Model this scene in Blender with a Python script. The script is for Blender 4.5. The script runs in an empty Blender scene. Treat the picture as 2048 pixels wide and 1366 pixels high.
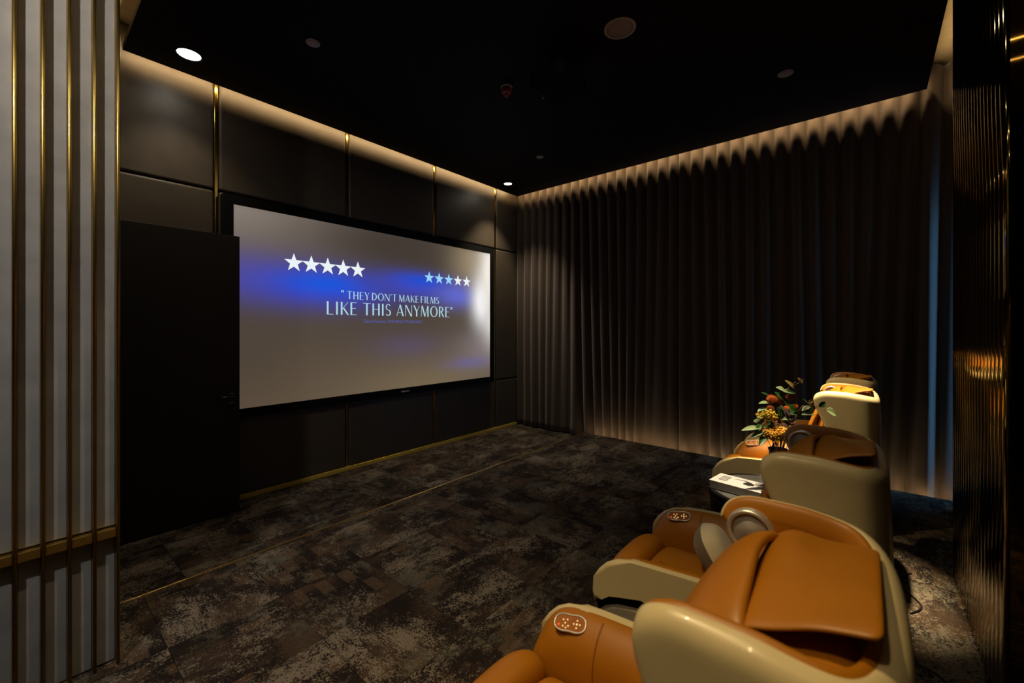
import bpy, bmesh, math, random
from mathutils import Vector, Matrix
random.seed(7)
S = bpy.context.scene
COL = S.collection
PI = math.pi

# ------------------------------------------------------------------ camera, world, exposure
HC = 1.63                                   # lens height above the lower floor
YAW = math.radians(40.4)                    # view direction measured from the screen wall's own direction
cam_d = bpy.data.cameras.new('camera'); cam = bpy.data.objects.new('camera', cam_d); COL.objects.link(cam)
cam.location = (0, 0, HC)
cam.rotation_euler = (PI/2, 0, YAW - PI/2)
cam_d.sensor_width = 36.0; cam_d.lens = 842/2048*36.0
cam_d.shift_y = -28/2048
cam_d.clip_start = 0.02
cam_d.dof.use_dof = True; cam_d.dof.focus_distance = 4.6; cam_d.dof.aperture_fstop = 3.2
S.camera = cam
S.view_settings.view_transform = 'Standard'; S.view_settings.look = 'None'
S.view_settings.exposure = 0.0; S.view_settings.gamma = 1.0
w = bpy.data.worlds.new('world'); S.world = w; w.use_nodes = True
w.node_tree.nodes['Background'].inputs[0].default_value = (0.0, 0.0, 0.0, 1)
w.node_tree.nodes['Background'].inputs[1].default_value = 0.0
WARM = (1.0, 0.68, 0.33); SOFT = (1.0, 0.82, 0.58)
def area(name, loc, rot, sx, sy, power, color):
    l = bpy.data.lights.new(name, 'AREA'); l.shape = 'RECTANGLE'; l.size = sx; l.size_y = sy
    l.energy = power; l.color = color
    o = bpy.data.objects.new(name, l); COL.objects.link(o); o.location = loc; o.rotation_euler = rot
    return o
ZC = 3.79                                   # underside of the hung ceiling
# LED tape lying on the edge of the hung ceiling, shining across the slot at the walls
TILT = math.radians(52)
area('cove_tape', (2.93, 4.410, ZC+.075), (TILT, 0, 0), 4.75, .012, 17, WARM)
area('cove_tape', (5.320, 2.05, ZC+.075), (TILT, 0, math.radians(-90)), 4.70, .012, 23, WARM)
area('cove_tape', (.550, 3.50, ZC+.075), (math.radians(80), 0, math.radians(90)), 1.80, .012, 22, WARM)
area('cove_tape', (4.52, -.370, ZC+.075), (math.radians(80), 0, math.radians(180)), 1.55, .012, 6, WARM)
# cove behind the camera, seen as streaks in the bronze
area('cove_tape', (-.05, -.86, ZC+.02), (0, 0, 0), .016, .90, .8, WARM)
area('cove_tape', (-.42, -.86, ZC+.02), (0, 0, 0), .012, .90, .5, WARM)
# LED tape under the platform's edge, along the foot of the curtain
area('platform_tape', (5.298, 1.15, .075), (math.radians(90), 0, math.radians(-90)), 3.85, .012, 6.0, WARM)
# ceiling spots above the seats and the slatted wall, out of the picture
SPOTS = [  # x, y, power, cone deg, blend, aim point, colour
    (-.75, 1.35, 150, 120, 1, (-.55, 2.6, 2.6), (1.0, .95, .88)),
    (.72, 1.75, 120, 58, .9, (.95, 1.95, 0), (1.0, .78, .50)),
    (.30, 1.00, 155, 54, .9, (.66, .50, 0), (1.0, .72, .34)),
    (2.15, 1.55, 190, 40, .9, (3.75, .25, .9), (1.0, .72, .36)),
    (3.28, .30, 1600, 23, .85, (3.28, .23, .6), (1.0, .79, .47)),
    (-.55, .35, 60, 46, 1, (.45, .40, .9), (1.0, .72, .36)),  # added fill, brightens the side of the nearest chair
    (2.50, .62, 480, 19, .8, (2.54, .50, .8), (1.0, .80, .52)),
]

# ------------------------------------------------------------------ materials
def nmat(name):
    m = bpy.data.materials.new(name); m.use_nodes = True
    nt = m.node_tree; b = nt.nodes['Principled BSDF']
    return m, nt, b
def bump_noise(nt, b, scale, strength, dist=.002, coord='Object', detail=4, stretch=None):
    tc = nt.nodes.new('ShaderNodeTexCoord'); n = nt.nodes.new('ShaderNodeTexNoise'); bp = nt.nodes.new('ShaderNodeBump')
    n.inputs['Scale'].default_value = scale; n.inputs['Detail'].default_value = detail
    src = tc.outputs[coord]
    if stretch:
        mp = nt.nodes.new('ShaderNodeMapping'); mp.inputs['Scale'].default_value = stretch
        nt.links.new(src, mp.inputs[0]); src = mp.outputs[0]
    nt.links.new(src, n.inputs['Vector'])
    bp.inputs['Strength'].default_value = strength; bp.inputs['Distance'].default_value = dist
    nt.links.new(n.outputs['Fac'], bp.inputs['Height']); nt.links.new(bp.outputs[0], b.inputs['Normal'])
    return n
def simple(name, col, rough=.6, metal=0, bump=None, vary=0, sheen=0, coat=0, spec=None):
    m, nt, b = nmat(name)
    b.inputs['Base Color'].default_value = (*col, 1); b.inputs['Roughness'].default_value = rough; b.inputs['Metallic'].default_value = metal
    if sheen: b.inputs['Sheen Weight'].default_value = sheen
    if coat: b.inputs['Coat Weight'].default_value = coat
    if spec is not None: b.inputs['Specular IOR Level'].default_value = spec
    if bump:
        n = bump_noise(nt, b, *bump)
    if vary:
        tc = nt.nodes.new('ShaderNodeTexCoord'); n2 = nt.nodes.new('ShaderNodeTexNoise'); n2.inputs['Scale'].default_value = 9; n2.inputs['Detail'].default_value = 5
        nt.links.new(tc.outputs['Object'], n2.inputs['Vector'])
        r = nt.nodes.new('ShaderNodeValToRGB'); r.color_ramp.elements[0].position = .3; r.color_ramp.elements[1].position = .7
        r.color_ramp.elements[0].color = (*[c*(1-vary) for c in col], 1); r.color_ramp.elements[1].color = (*[c*(1+vary) for c in col], 1)
        nt.links.new(n2.outputs['Fac'], r.inputs[0]); nt.links.new(r.outputs[0], b.inputs['Base Color'])
    return m
def emis(name, col, st):
    m, nt, b = nmat(name)
    b.inputs['Base Color'].default_value = (0, 0, 0, 1); b.inputs['Emission Color'].default_value = (*col, 1); b.inputs['Emission Strength'].default_value = st
    return m
M = {}
M['black_ceiling'] = simple('black_ceiling_paint', (.004, .004, .004), .75, bump=(180, .15), spec=.25)
M['slab'] = simple('cream_slab', (.55, .45, .28), .8, vary=.08)
M['dark_wall'] = simple('dark_wall_paint', (.02, .017, .014), .8, vary=.1)
M['panel'] = simple('taupe_leatherette', (.060, .046, .031), .45, bump=(420, .25, .001), vary=.10)
M['brass'] = simple('polished_brass', (.70, .48, .14), .34, 1, vary=.05)
M['brass_dark'] = simple('satin_brass', (.45, .29, .07), .20, 1, vary=.06)
M['skirting'] = simple('ribbed_brass', (.90, .64, .12), .42, .6, vary=.06)
M['fin_brass'] = simple('polished_fin_brass', (.46, .30, .075), .30, 1, vary=.05)
M['bronze'] = simple('dark_bronze', (.26, .17, .05), .07, 1, vary=.08)
M['bronze_flat'] = simple('dark_bronze_sheet', (.20, .13, .038), .03, 1, vary=.05)
M['fabric'] = simple('grey_linen', (.30, .285, .27), .85, bump=(700, .5, .001), vary=.12, sheen=.2)
M['black'] = simple('matt_black', (.004, .004, .004), .7, bump=(300, .1), spec=.12)
M['gloss_black'] = simple('gloss_black', (.008, .008, .008), .25, vary=.2)
M['door'] = simple('black_oak', (.018, .015, .013), .5, bump=(24, .35, .002, 'Object', 6, (14, 14, .7)), spec=.35)
M['shell'] = simple('cream_leatherette', (.66, .55, .31), .34, bump=(520, .08, .0006), vary=.03, coat=.25)
M['leather'] = simple('tan_leather', (.37, .135, .002), .46, bump=(230, .12, .0008), vary=.06)
M['leather_dark'] = simple('tan_piping', (.36, .12, .012), .6, bump=(200, .1))
M['panel_brown'] = simple('panel_brown', (.34, .115, .012), .75, bump=(200, .05))
M['silver'] = simple('brushed_silver', (.74, .72, .68), .34, .75, bump=(200, .05))
M['grille'] = simple('speaker_grille', (.40, .38, .36), .5, .35, bump=(900, .6, .001))
M['base_grey'] = simple('warm_grey_plastic', (.36, .33, .27), .5, bump=(300, .05))
M['linen_cushion'] = simple('oat_linen', (.80, .72, .52), .9, bump=(420, .5, .001), vary=.06, sheen=.3)
M['linen_dark'] = simple('linen_shade_and_piping', (.20, .16, .10), .9, bump=(420, .5, .001), vary=.06, sheen=.3)  # darker linen: shade on the cushion's far face put into colour; also piping
M['white'] = simple('white_plastic', (.62, .60, .56), .5, bump=(300, .05))
M['white_dim'] = simple('grey_plastic', (.40, .36, .32), .6, bump=(300, .05))
M['red'] = simple('red_plastic', (.40, .02, .015), .35, bump=(300, .05))
M['paper'] = simple('paper_edges', (.62, .55, .48), .8, bump=(10, .5, .001, 'Object', 3, (1, 1, 300)))
M['cover'] = simple('white_cover', (.85, .84, .82), .45, bump=(200, .05))
M['ink'] = simple('printed_ink', (.03, .025, .022), .5, bump=(200, .05))
M['ink_grey'] = simple('printed_grey', (.36, .33, .31), .5, vary=.5)
M['tabletop'] = simple('charcoal_tabletop', (.12, .115, .105), .35, bump=(260, .4, .001), vary=.45)
M['vase'] = simple('black_glass_vase', (.010, .008, .010), .12, coat=.5, vary=.2)
M['leaf_green'] = simple('deep_green_leaf', (.035, .10, .018), .42, vary=.3, bump=(60, .2))
M['leaf_pale'] = simple('pale_green_leaf', (.27, .36, .17), .5, vary=.3, bump=(60, .2))
M['leaf_euc'] = simple('eucalyptus_leaf', (.16, .28, .13), .5, vary=.35, bump=(60, .2))
M['leaf_olive'] = simple('olive_bronze_leaf', (.30, .22, .06), .5, vary=.3, bump=(60, .2))
M['leaf_plum'] = simple('dusty_plum_leaf', (.16, .085, .09), .5, vary=.3, bump=(60, .2))
M['petal_pink'] = simple('dried_pink_petal', (.52, .38, .32), .6, vary=.2, bump=(60, .2))
M['stem'] = simple('brown_stem', (.28, .17, .06), .6, vary=.3)
M['twig'] = simple('dark_twig', (.10, .045, .025), .6, vary=.3)
M['yellow'] = simple('yellow_floret', (.62, .42, .02), .6, vary=.35)
M['gold_fl'] = simple('golden_floret', (.70, .36, .03), .6, vary=.35)
M['orange_fl'] = simple('orange_flower', (.62, .16, .015), .6, vary=.3)
M['rust_fl'] = simple('rust_flower', (.30, .07, .015), .7, vary=.35)
M['cable'] = simple('black_cable', (.012, .012, .014), .4, bump=(100, .05))
M['button'] = emis('lit_button', (1.0, .62, .25), 1.3)
M['red_led'] = emis('red_led', (1.0, .06, .02), 1.6)
M['lamp'] = emis('lamp_glass', (1.0, .93, .80), 12)
M['chip'] = emis('lamp_chip', (1.0, .90, .72), 420)
M['daylight'] = emis('daylight_pane', (.16, .50, 1.0), 10.0)

def carpet_mat():
    m, nt, b = nmat('carpet'); L = nt.links.new
    def N(t, **k):
        n = nt.nodes.new(t)
        for a, v in k.items(): setattr(n, a, v)
        return n
    def math_(op, a, c, clamp=False):
        n = N('ShaderNodeMath', operation=op, use_clamp=clamp)
        for i, v in enumerate((a, c)):
            if isinstance(v, (int, float)): n.inputs[i].default_value = v
            else: L(v, n.inputs[i])
        return n.outputs[0]
    tc = N('ShaderNodeTexCoord'); oi = N('ShaderNodeObjectInfo')
    off = N('ShaderNodeVectorMath', operation='MULTIPLY_ADD')
    comb = N('ShaderNodeCombineXYZ')
    for i, k in enumerate((37.0, 91.0, 53.0)): L(math_('MULTIPLY', oi.outputs['Random'], k), comb.inputs[i])
    add = N('ShaderNodeVectorMath', operation='ADD'); L(tc.outputs['Object'], add.inputs[0]); L(comb.outputs[0], add.inputs[1])
    P = add.outputs[0]
    def noise(scale, detail=4, rough=.6, stretch=(1, 1, 1), shift=0):
        mp = N('ShaderNodeMapping'); mp.inputs['Scale'].default_value = stretch; mp.inputs['Location'].default_value = (shift, shift*1.7, 0)
        L(P, mp.inputs[0])
        n = N('ShaderNodeTexNoise'); n.inputs['Scale'].default_value = scale; n.inputs['Detail'].default_value = detail; n.inputs['Roughness'].default_value = rough
        L(mp.outputs[0], n.inputs['Vector']); return n.outputs['Fac']
    fine = noise(110, 3, .75); grain = noise(330, 1, .5, shift=3)
    streak = noise(22, 5, .75, (.75, 1.25, 1), 5)
    def mask(big, lo, hi, jit=.55, st=.4):
        v = math_('ADD', big, math_('MULTIPLY', math_('SUBTRACT', fine, .5), jit))
        v = math_('ADD', v, math_('MULTIPLY', math_('SUBTRACT', streak, .5), st))
        mr = N('ShaderNodeMapRange'); mr.inputs[1].default_value = lo; mr.inputs[2].default_value = hi; L(v, mr.inputs[0]); mr.clamp = True
        return mr.outputs[0]
    # rectangular woven blocks
    mpb = N('ShaderNodeMapping'); mpb.inputs['Scale'].default_value = (1, 1, 1); L(P, mpb.inputs[0])
    br = N('ShaderNodeTexBrick'); br.offset = .37; br.inputs['Scale'].default_value = 3.6; br.inputs['Mortar Size'].default_value = 0
    br.inputs['Color1'].default_value = (0, 0, 0, 1); br.inputs['Color2'].default_value = (1, 1, 1, 1); br.inputs['Bias'].default_value = 0
    L(mpb.outputs[0], br.inputs['Vector'])
    blk = br.outputs['Color']
    def mix(fac, a, c):
        n = N('ShaderNodeMix', data_type='RGBA'); L(fac, n.inputs[0])
        for i, v in ((6, a), (7, c)):
            if isinstance(v, tuple): n.inputs[i].default_value = (*v, 1)
            else: L(v, n.inputs[i])
        return n.outputs[2]
    c = mix(mask(noise(3.2, 3, .5, shift=1), .44, .62), (.015, .010, .0085), (.062, .039, .025))
    c = mix(mask(noise(3.8, 3, .5, (1, 1, 1), 7), .52, .64, .7, .7), c, (.088, .080, .058))
    blk_m = math_('MULTIPLY', mask(blk, .78, .90, .45, .15), .55)
    c = mix(blk_m, c, (.110, .068, .040))
    blk_d = math_('MULTIPLY', mask(math_('SUBTRACT', 1.0, blk), .84, .98, .3, .2), .85)
    c = mix(blk_d, c, (.017, .012, .010))
    c = mix(mask(noise(2.6, 3, .5, (.85, 1.2, 1), 13), .58, .66, 1.0, .7), c, (.19, .155, .115))
    g = N('ShaderNodeMix', data_type='RGBA', blend_type='MULTIPLY'); g.inputs[0].default_value = .5
    L(c, g.inputs[6]); 
    rr = N('ShaderNodeMapRange'); rr.inputs[1].default_value = .3; rr.inputs[2].default_value = .7; rr.inputs[3].default_value = .35; rr.inputs[4].default_value = 1.5
    L(grain, rr.inputs[0]); L(rr.outputs[0], g.inputs[7])
    L(g.outputs[2], b.inputs['Base Color'])
    b.inputs['Roughness'].default_value = .95; b.inputs['Specular IOR Level'].default_value = .15
    bp = N('ShaderNodeBump'); bp.inputs['Strength'].default_value = .6; bp.inputs['Distance'].default_value = .004
    L(grain, bp.inputs['Height']); L(bp.outputs[0], b.inputs['Normal'])
    return m
M['carpet'] = carpet_mat()

def curtain_mat():
    m, nt, b = nmat('taupe_velvet_curtain')
    b.inputs['Base Color'].default_value = (.062, .045, .036, 1); b.inputs['Roughness'].default_value = .8
    b.inputs['Sheen Weight'].default_value = .25; b.inputs['Specular IOR Level'].default_value = .2
    bump_noise(nt, b, 90, .25, .002, 'Object', 4, (1, 1, .25))
    return m
M['curtain'] = curtain_mat()

# ------------------------------------------------------------------ mesh helpers
def link_mesh(name, me, mat=None, parent=None):
    o = bpy.data.objects.new(name, me); COL.objects.link(o)
    if mat is not None and not me.materials: me.materials.append(M[mat] if isinstance(mat, str) else mat)
    if parent: o.parent = parent
    return o
def from_bm(name, bm, mat=None, parent=None, smooth=False):
    me = bpy.data.meshes.new(name); bmesh.ops.recalc_face_normals(bm, faces=bm.faces); bm.to_mesh(me); bm.free()
    if smooth:
        for p in me.polygons: p.use_smooth = True
    return link_mesh(name, me, mat, parent)
def from_py(name, vs, fs, mat=None, parent=None, smooth=False):
    me = bpy.data.meshes.new(name); me.from_pydata([tuple(v) for v in vs], [], fs); me.update()
    bm = bmesh.new(); bm.from_mesh(me); bmesh.ops.recalc_face_normals(bm, faces=bm.faces); bm.to_mesh(me); bm.free()
    if smooth:
        for p in me.polygons: p.use_smooth = True
    return link_mesh(name, me, mat, parent)
def add_box(bm, x0, x1, y0, y1, z0, z1, bev=0, seg=2):
    r = bmesh.ops.create_cube(bm, size=1)
    bmesh.ops.scale(bm, verts=r['verts'], vec=(abs(x1-x0), abs(y1-y0), abs(z1-z0)))
    bmesh.ops.translate(bm, verts=r['verts'], vec=((x0+x1)/2, (y0+y1)/2, (z0+z1)/2))
    if bev:
        es = list({e for v in r['verts'] for e in v.link_edges})
        bmesh.ops.bevel(bm, geom=es, offset=bev, segments=seg, affect='EDGES', profile=.5)
def box(name, x0, x1, y0, y1, z0, z1, mat, parent=None, bev=0, seg=2):
    bm = bmesh.new(); add_box(bm, x0, x1, y0, y1, z0, z1, bev, seg)
    return from_bm(name, bm, mat, parent, smooth=False)
def lathe_bm(bm, prof, n=32, c=(0, 0, 0), cap=True):
    rings = []
    for r, z in prof:
        rings.append([bm.verts.new((c[0]+r*math.cos(2*PI*i/n), c[1]+r*math.sin(2*PI*i/n), c[2]+z)) for i in range(n)])
    for a, b_ in zip(rings, rings[1:]):
        for i in range(n): bm.faces.new((a[i], a[(i+1) % n], b_[(i+1) % n], b_[i]))
    if cap:
        bm.faces.new(rings[0]); bm.faces.new(rings[-1])
def lathe(name, prof, mat, parent=None, n=32, c=(0, 0, 0), cap=True, smooth=True):
    bm = bmesh.new(); lathe_bm(bm, prof, n, c, cap); return from_bm(name, bm, mat, parent, smooth)
def tube_bm(bm, pts, rad, n=8, closed=False):
    pts = [Vector(p) for p in pts]; rings = []; up = Vector((.123, .31, .94)).normalized()
    K = len(pts)
    for i, p in enumerate(pts):
        a = pts[(i-1) % K] if (closed or i > 0) else p; c = pts[(i+1) % K] if (closed or i < K-1) else p
        t = (c-a).normalized(); u = t.cross(up)
        if u.length < 1e-4: u = t.cross(Vector((1, 0, 0)))
        u.normalize(); v = t.cross(u); r = rad[i] if isinstance(rad, (list, tuple)) else rad
        rings.append([bm.verts.new(p + u*r*math.cos(2*PI*k/n) + v*r*math.sin(2*PI*k/n)) for k in range(n)])
    prs = list(zip(rings, rings[1:])) + ([(rings[-1], rings[0])] if closed else [])
    for a, b_ in prs:
        for k in range(n): bm.faces.new((a[k], a[(k+1) % n], b_[(k+1) % n], b_[k]))
    if not closed:
        bm.faces.new(rings[0]); bm.faces.new(rings[-1])
def tube(name, pts, rad, mat, parent=None, n=8, closed=False):
    bm = bmesh.new(); tube_bm(bm, pts, rad, n, closed); return from_bm(name, bm, mat, parent, True)
def grid(name, rows, mat, parent=None, thick=0, sub=0, off=-1, flip=False):
    nr, nc = len(rows), len(rows[0]); vs = [p for r in rows for p in r]; fs = []
    for i in range(nr-1):
        for j in range(nc-1):
            q = (i*nc+j, i*nc+j+1, (i+1)*nc+j+1, (i+1)*nc+j); fs.append(q[::-1] if flip else q)
    me = bpy.data.meshes.new(name); me.from_pydata([tuple(v) for v in vs], [], fs); me.update()
    for p in me.polygons: p.use_smooth = True
    o = link_mesh(name, me, mat, parent)
    if thick:
        md = o.modifiers.new('solid', 'SOLIDIFY'); md.thickness = thick; md.offset = off
    if sub:
        md = o.modifiers.new('sub', 'SUBSURF'); md.levels = sub; md.render_levels = sub
    return o
def extrude_poly(name, pts, axis_x0, axis_x1, mat, parent=None, bev=0, seg=2):
    """outline in (y, z), extruded along x"""
    bm = bmesh.new()
    a = [bm.verts.new((axis_x0, y, z)) for y, z in pts]; c = [bm.verts.new((axis_x1, y, z)) for y, z in pts]
    n = len(pts); fa = bm.faces.new(a); fc = bm.faces.new(c[::-1])
    for i in range(n): bm.faces.new((a[i], a[(i+1) % n], c[(i+1) % n], c[i]))
    if bev:
        es = list(fa.edges) + list(fc.edges)
        bmesh.ops.bevel(bm, geom=es, offset=bev, segments=seg, affect='EDGES', profile=.5)
    o = from_bm(name, bm, mat, parent, smooth=bool(bev))
    for p in o.data.polygons:
        if len(p.vertices) > 6: p.use_smooth = False
    return o
def thing(name, label, cat, loc=(0, 0, 0), rotz=0, group=None):
    o = bpy.data.objects.new(name, None); COL.objects.link(o); o.location = loc; o.rotation_euler = (0, 0, rotz)
    o['label'] = label; o['category'] = cat
    if group: o['group'] = group
    return o
def tag(o, label, cat, group=None):
    o['label'] = label; o['category'] = cat
    if group: o['group'] = group
    return o
def struct(o, label=None):
    o['kind'] = 'structure'
    if label: o['label'] = label
    return o
def copy_tree(o, parent=None):
    c = o.copy(); COL.objects.link(c); c.parent = parent
    for ch in list(o.children): copy_tree(ch, c)
    return c
def interp(tab, x):
    if x <= tab[0][0]: return tab[0][1]
    for (a, va), (b_, vb) in zip(tab, tab[1:]):
        if x <= b_:
            t = (x-a)/(b_-a); return va+(vb-va)*t
    return tab[-1][1]

# ------------------------------------------------------------------ room shell
PX, PY, PZ = 5.28, 3.13, .12                # platform: curtain-side edge, screen-side edge, height
floor = struct(box('floor', -2.6, 5.7, -1.4, 4.75, -.10, -.006, 'carpet'), 'dark mottled carpet floor below the screen')
plat = struct(box('floor_platform', -2.6, PX, -1.4, PY, -.006, PZ-.006, 'carpet'), 'raised carpeted platform under the massage chairs')
tile_cache = {}
def tile(parent, x0, x1, y0, y1, z):
    g = .0012; k = (round(x1-x0, 3), round(y1-y0, 3))
    if k not in tile_cache:
        bm = bmesh.new(); add_box(bm, -(x1-x0)/2+g, (x1-x0)/2-g, -(y1-y0)/2+g, (y1-y0)/2-g, -.006, 0)
        me = bpy.data.meshes.new('carpet_tile'); bm.to_mesh(me); bm.free(); me.materials.append(M['carpet']); tile_cache[k] = me
    o = bpy.data.objects.new('carpet_tile', tile_cache[k]); COL.objects.link(o); o.parent = parent
    o.location = ((x0+x1)/2, (y0+y1)/2, z + random.uniform(-.0006, .0006))
    if k[0] == k[1]: o.rotation_euler[2] = random.choice((0, 0, 0, PI, PI, PI/2))
def lines(a, b_, start, step):
    k = math.ceil((a-start)/step+1e-6); r = [a]
    while start+k*step < b_-1e-6: r.append(start+k*step); k += 1
    return r+[b_]
TX = lines(-1.04, PX, 1.46, .5); TY = lines(-1.2, PY-.012, 1.52, .5)
for xa, xb in zip(TX, TX[1:]):
    for ya, yb in zip(TY, TY[1:]): tile(plat, xa, xb, ya, yb, PZ)
for xa, xb in zip(*[lines(.32, 5.52, 1.21, .5)[i:] for i in (0, 1)]):
    for ya, yb in zip(*[lines(PY+.002, 4.53, 3.52, .5)[i:] for i in (0, 1)]): tile(floor, xa, xb, ya, yb, 0)
nos = struct(box('trim_1', -1.0, PX, PY-.012, PY+.0015, PZ-.03, PZ+.004, 'brass', bev=.002), 'brass nosing strip along the platform edge')

slab = struct(box('ceiling_upper', -2.6, 5.8, -1.5, 4.75, 4.08, 4.18, 'slab'))
bm = bmesh.new()
pl = [(.53, 2.66), (.53, 4.43), (5.34, 4.43), (5.34, -.39), (3.73, -.39), (3.73, -.36), (-2.5, -.36), (-2.5, 2.66)]
lo = [bm.verts.new((x, y, ZC)) for x, y in pl]; hi = [bm.verts.new((x, y, ZC+.045)) for x, y in pl]
bm.faces.new(lo); bm.faces.new(hi[::-1])
for i in range(len(pl)): bm.faces.new((lo[i], lo[(i+1) % len(pl)], hi[(i+1) % len(pl)], hi[i]))
ceil = struct(from_bm('ceiling', bm, 'black_ceiling'), 'black hung ceiling with lit slots along its edges')

wall_front = struct(box('wall_front', .2, 5.8, 4.60, 4.75, -.05, 4.08, 'dark_wall'), 'dark upholstered wall behind the screen')
wall_right = struct(box('wall_right', 5.66, 5.8, -1.5, 4.60, -.05, 4.08, 'dark_wall'))
wall_back = thing('wall_back', '', ''); del wall_back['label']; del wall_back['category']; struct(wall_back)
box('wall_section', -2.6, 3.70, -1.5, -1.35, -.05, 4.08, 'dark_wall', wall_back)
box('wall_section', 3.70, 5.27, -.90, -.74, -.05, 4.08, 'dark_wall', wall_back)
box('wall_section', 5.27, 5.40, -.90, -.74, 2.7, 4.08, 'dark_wall', wall_back)
box('wall_section', 5.40, 5.66, -.90, -.74, -.05, 4.08, 'dark_wall', wall_back)
wn = struct(box('window_1', 5.27, 5.40, -.84, -.82, .12, 2.7, 'daylight'))
for (a, b_, c, d) in ((5.27, 5.28, .12, 2.7), (5.39, 5.40, .12, 2.7), (5.28, 5.39, .12, .15), (5.28, 5.39, 2.67, 2.7)):
    box('window_frame', a, b_, -.82, -.78, c, d, 'black', wn)
struct(box('wall_near', -2.75, -2.6, -1.5, 4.75, -.05, 4.08, 'dark_wall'))
# wall on the left with the door opening
wl = thing('wall_left', '', ''); del wl['label']; del wl['category']; struct(wl)
box('wall_section', .16, .30, 2.66, 3.36, 0, 4.08, 'dark_wall', wl)
box('wall_section', .16, .30, 4.27, 4.60, 0, 4.08, 'dark_wall', wl)
box('wall_section', .16, .30, 3.36, 4.27, 2.46, 4.08, 'dark_wall', wl)
box('wall_section', -.55, -.45, 2.66, 4.75, 0, 4.08, 'dark_wall', wl)
box('door_jamb', .15, .32, 3.33, 3.36, 0, 2.46, 'black', wl)

# upholstered panels on the screen wall with brass strips
STRIPS = [1.177, 2.44, 3.699, 4.93]
cols = [(.31, 1.162), (1.192, 2.425), (2.455, 3.684), (3.714, 4.915), (4.945, 5.50)]
rows_ = [(.045, .785), (.795, 2.875), (2.885, 4.06)]
for a, b_ in cols:
    for c, d in rows_:
        box('upholstered_panel', a+.004, b_-.004, 4.535, 4.60, c, d, 'panel', wall_front, bev=.022, seg=4)
for sx in STRIPS:
    box('brass_strip', sx-.013, sx+.013, 4.548, 4.60, .045, 4.06, 'brass_dark', wall_front, bev=.002)
# ribbed brass skirting
bm = bmesh.new(); x = .31
while x < 5.45:
    add_box(bm, x, x+.0165, 4.528, 4.60, .0, .045, .003, 1); x += .0185
add_box(bm, .31, 5.45, 4.54, 4.60, .0, .044)
struct(from_bm('baseboard_front', bm, 'skirting'), 'ribbed brass skirting under the upholstered wall')

# slatted partition on the left
sl = thing('wall_partition', '', ''); del sl['label']; del sl['category']; struct(sl, 'grey linen wall with brass fins and a brass ledge')
FY = 2.57
box('partition_core', -2.6, .292, 2.625, 2.66, PZ, 4.08, 'dark_wall', sl)
fins = [.294-.0752*k for k in range(22)]
for k, fx in enumerate(fins):
    if k == 0:
        bm = bmesh.new(); pf = [(-.0062, 2.625)]+[(-.0062*math.cos(PI*i/8), FY+.004-.004*math.sin(PI*i/8)) for i in range(9)]+[(.0062, 2.625)]
        a_ = [bm.verts.new((x, y, PZ)) for x, y in pf]; c_ = [bm.verts.new((x, y, 4.06)) for x, y in pf]
        for i in range(len(pf)-1): bm.faces.new((a_[i], a_[i+1], c_[i+1], c_[i]))
        bm.faces.new(a_); bm.faces.new(c_)
        fo = from_bm('brass_fin', bm, 'fin_brass', sl, True); fme = fo.data
    else:
        fo = bpy.data.objects.new('brass_fin', fme); COL.objects.link(fo); fo.parent = sl
    fo.location = (fx, 0, 0)
    if k:
        a, b_ = fx+.0062, fins[k-1]-.0062
        box('fabric_panel', a, b_, 2.610, 2.625, .735, 4.06, 'fabric', sl, bev=.004)
        box('fabric_panel', a, b_, 2.613, 2.625, PZ+.005, .690, 'fabric', sl, bev=.004)
        box('brass_ledge', a, b_, 2.578, 2.625, .692, .730, 'brass', sl, bev=.002)

# bronze pillar with ribs
pil = struct(box('wall_pillar', 2.415, 3.70, -.95, -.400, PZ, 4.08, 'bronze_flat'), 'dark bronze pillar with fine vertical ribs')
rme = None
nrib = 17
for k in range(nrib):
    xx = 2.415+(k+.5)*(3.700-2.415)/nrib; r = (3.700-2.415)/nrib*.5
    if rme is None:
        bm = bmesh.new(); n = 12
        a = [bm.verts.new((r*math.cos(PI*i/n), r*math.sin(PI*i/n)*.55, PZ)) for i in range(n+1)]
        c = [bm.verts.new((r*math.cos(PI*i/n), r*math.sin(PI*i/n)*.55, 4.08)) for i in range(n+1)]
        for i in range(n): bm.faces.new((a[i], a[i+1], c[i+1], c[i]))
        bm.faces.new(a); bm.faces.new(c)
        o = from_bm('rib', bm, 'bronze', pil, True); rme = o.data
    else:
        o = bpy.data.objects.new('rib', rme); COL.objects.link(o); o.parent = pil
    o.location = (xx, -.400, 0)

# ------------------------------------------------------------------ door leaf, swung open in front of the screen wall
dr = struct(box('door_1', .335, 1.279, 4.262, 4.30, .012, 2.436, 'door', bev=.002), 'black oak door leaf standing open in front of the screen wall')
bm = bmesh.new(); tube_bm(bm, [(1.215, 4.262, 1.03), (1.215, 4.215, 1.03), (1.205, 4.205, 1.03), (1.19, 4.202, 1.03), (1.085, 4.202, 1.03)], .009, 8)
from_bm('door_handle', bm, 'gloss_black', dr, True)
bm = bmesh.new(); add_box(bm, 1.19, 1.24, 4.254, 4.262, 1.005, 1.055, .004); from_bm('handle_rose', bm, 'gloss_black', dr)
bm = bmesh.new(); add_box(bm, 1.19, 1.24, 4.254, 4.262, .925, .975, .004); from_bm('thumb_turn', bm, 'gloss_black', dr)

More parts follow.
